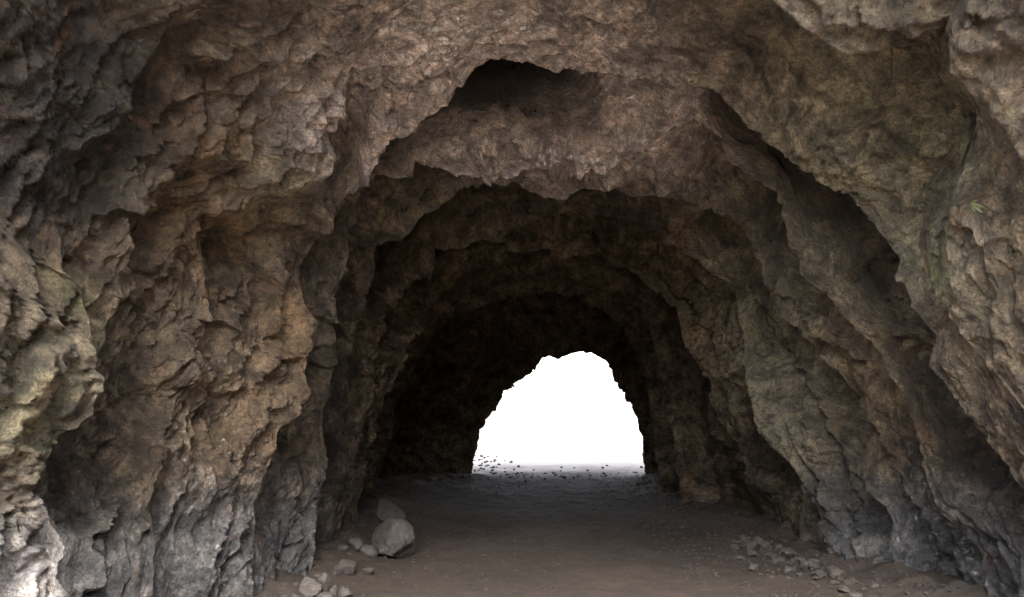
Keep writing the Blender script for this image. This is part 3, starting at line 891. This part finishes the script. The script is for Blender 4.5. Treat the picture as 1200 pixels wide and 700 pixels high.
rock(463, 646, 54, 43, 3, "big blunt grey boulder on the dirt floor beside the dark wall", mat=M_STONE, sub=5, name="boulder", cat="boulder", rounded=.12)
rock(457, 609, 42, 26, 8, "darker boulder behind the big blunt grey boulder", mat=M_STONE, sub=5, name="boulder", cat="boulder", rounded=.2)
rock(437, 646, 22, 15, 12, "low rounded rock against the side of the big boulder", sub=4, rounded=.45)
rock(423, 638, 17, 14, 13, "small rock in the shade behind the low rounded rock", sub=4, rounded=.4)
rock(409, 640, 15, 9, 14, "flat brown rock by the foot of the dark rib", sub=4)
rock(411, 664, 26, 15, 15, "flat pale wedge of rock lying alone before the shaded rocks", mat=M_PALE)
rock(438, 664, 13, 8, 16, "little pale rock between the flat wedge and the boulder", mat=M_PALE)
rock(374, 686, 26, 20, 17, "blocky pale rock at the wall foot, lower one of the leaning pair", mat=M_PALE)
rock(387, 684, 18, 23, 18, "upright pointed pale rock leaning on its blocky neighbour", mat=M_PALE)
rock(413, 688, 17, 12, 19, "single squarish pale rock out on the open dirt", mat=M_PALE)
rock(390, 693, 20, 10, 20, "low rock in front of the leaning pair", mat=M_PALE)
rock(400, 686, 9, 11, 21, "small rock wedged between the leaning pair and the squarish one", mat=M_PALE)
rock(358, 693, 17, 9, 22, "flat slab of rock lying tight against the wall foot", mat=M_STONE)
rock(365, 698, 12, 7, 23, "small flat rock beside the flat slab at the wall foot", mat=M_PALE)
rock(372, 660, 16, 14, 24, "shaded rock tucked behind the leaning pair", mat=M_STONE)

rnd = random.Random(5)
G_R = "broken stones in the rubble at the foot of the ribbed wall"
for i in range(170):
    t = rnd.random()
    px = 850 + t * 220 + rnd.uniform(-15, 15)
    edge = np.interp(px, [800, 870, 905, 960, 1030, 1080], [602, 622, 632, 656, 684, 700])
    py = edge + abs(rnd.gauss(0, 1)) * 16 + 2
    if py > 715:
        continue
    s = rnd.uniform(3.5, 8) if rnd.random() < .75 else rnd.uniform(8, 16)
    mt = rnd.choice([M_STONE, M_STONE, M_STONE, M_PALE])
    rock(px, py, s, s * rnd.uniform(.4, .75), 100 + i, ("larger " if s > 10 else "small ") + ("pale grey" if mt is M_PALE else "dusty brown")
         + " broken stone in the rubble along the foot of the ribbed wall", G_R, mat=mt, sub=3, name="stone", cat="stone", rounded=.06, rot=rnd.uniform(0, 6))
G_L = "small stones strewn at the foot of the jagged wall"
for i in range(34):
    px = rnd.uniform(300, 430)
    edge = np.interp(px, [300, 360, 395, 430], [700, 672, 650, 625])
    py = edge + abs(rnd.gauss(0, 1)) * 16 + 3
    if py > 712:
        continue
    s = rnd.uniform(4, 10)
    rock(px, py, s, s * rnd.uniform(.4, .7), 300 + i, "small broken stone strewn along the foot of the jagged wall", G_L,
         mat=rnd.choice([M_STONE, M_PALE]), sub=3, name="stone", cat="stone", rounded=.06, rot=rnd.uniform(0, 6))
G_E = "dark stones on the bright ground at the exit"
for i in range(90):
    px = rnd.uniform(553, 752) if rnd.random() < .5 else 553 + abs(rnd.gauss(0, 30))
    py = rnd.uniform(533, 558) if px < 600 else rnd.uniform(543, 562)
    if px > 752:
        continue
    s = rnd.uniform(1.8, 4.2)
    rock(px, py, s, s * rnd.uniform(.5, .8), 500 + i, "dark stone lying on the bright ground at the far exit", G_E,
         mat=M_DARK, sub=2, name="stone", cat="stone", rounded=.2, rot=rnd.uniform(0, 6))

# gravel: tiny chips all over the floor, joined
def gravel():
    v0, f0 = ICO[2][0][:12], None
    bm = bmesh.new()
    bmesh.ops.create_icosphere(bm, subdivisions=1, radius=1)
    v0 = np.array([q.co[:] for q in bm.verts])
    f0 = np.array([[q.index for q in fc.verts] for fc in bm.faces])
    bm.free()
    r = np.random.RandomState(9)
    n = 7000
    y = 4.5 + r.power(.8, n) * 14
    xl = np.interp(y, [0, 5, 6.4, 8.4, 10, 13, 17, 25], [-3.6, -2.7, -2.2, -1.9, -2.0, -2.2, -.8, -4])
    xr = np.interp(y, [0, 5, 6.4, 8, 9.4, 12, 17, 25], [4., 3.8, 3.5, 3.3, 3.2, 2.7, 3.1, 8])
    t = r.uniform(0, 1, n)
    e = r.beta(.45, .6, n)
    x = xl + (xr - xl) * np.where(t < .7, e, t)
    z = floor_z(x, y)
    s = .006 + .030 * r.power(.35, n) * (1 - .5 * np.sin(np.pi * np.clip((x - xl) / (xr - xl), 0, 1)))
    sc_ = r.uniform(.6, 1.3, (n, 3)) * s[:, None]
    sc_[:, 2] *= .65
    ang = r.uniform(0, 6.28, n)
    V = v0[None] * sc_[:, None, :] * r.uniform(.75, 1.2, (n, 12))[:, :, None]
    ca, sa = np.cos(ang)[:, None], np.sin(ang)[:, None]
    V = np.stack([V[..., 0] * ca - V[..., 1] * sa, V[..., 0] * sa + V[..., 1] * ca, V[..., 2]], -1)
    V += np.stack([x, y, z + s * .2], 1)[:, None, :]
    F = (f0[None] + (np.arange(n) * 12)[:, None, None]).reshape(-1, 3)
    me = bpy.data.meshes.new("gravel")
    me.from_pydata(V.reshape(-1, 3).tolist(), [], F.tolist())
    me.materials.append(M_DULL)
    tag(link("gravel", me), "loose gravel chips scattered over the dirt floor", kind="stuff")
gravel()

# a tuft of green growing out of the overhanging slab
def surface_at(px, py, b0, b1):
    pp = proj(P2)
    m = np.nonzero((np.abs(pp[:, 0] - px) < 4) & (np.abs(pp[:, 1] - py) < 4) & (BK >= b0) & (BK <= b1) & (P2[:, 1] > 1))[0]
    return P2[m[np.argmin(P2[m, 1])]]

def tuft(px, py):
    c = surface_at(px, py, 0, 2)
    r = np.random.RandomState(4)
    m, t, b = nodes("leaf_green")
    co = N(t, "ShaderNodeTexCoord").outputs["Object"]
    t.links.new(ramp(t, noise_tex(t, co, 30).outputs[0], [(.3, (.07, .085, .025)), (.7, (.13, .14, .045))]).outputs[0], b.inputs["Base Color"])
    root = empty("small_plant", c)
    tag(root, "tiny yellow green plant sprouting from the big overhanging rock slab", "plant")
    for k in range(9):
        a = r.uniform(0, 6.28)
        L = r.uniform(.04, .085)
        d = np.array([math.cos(a) * .8, -.55, math.sin(a) * .8 + .15])
        sd = np.cross(d, [0, 1, 0.2])
        sd = sd / np.linalg.norm(sd) * L * .16
        V = []
        for q, wv in ((0, .35), (.35, 1), (.7, .8)):
            p = d * L * q + np.array([0, 0, -.03 * q * q])
            V += [(p - sd * wv).tolist(), (p + np.array([0, -.003, .002])).tolist(), (p + sd * wv).tolist()]
        V.append((d * L + np.array([0, 0, -.03])).tolist())
        F = [(0, 1, 4, 3), (1, 2, 5, 4), (3, 4, 7, 6), (4, 5, 8, 7), (6, 7, 9), (7, 8, 9)]
        me = bpy.data.meshes.new("leaf")
        me.from_pydata(V, [], F)
        me.materials.append(m)
        link("leaf", me, root)
tuft(1153, 232)
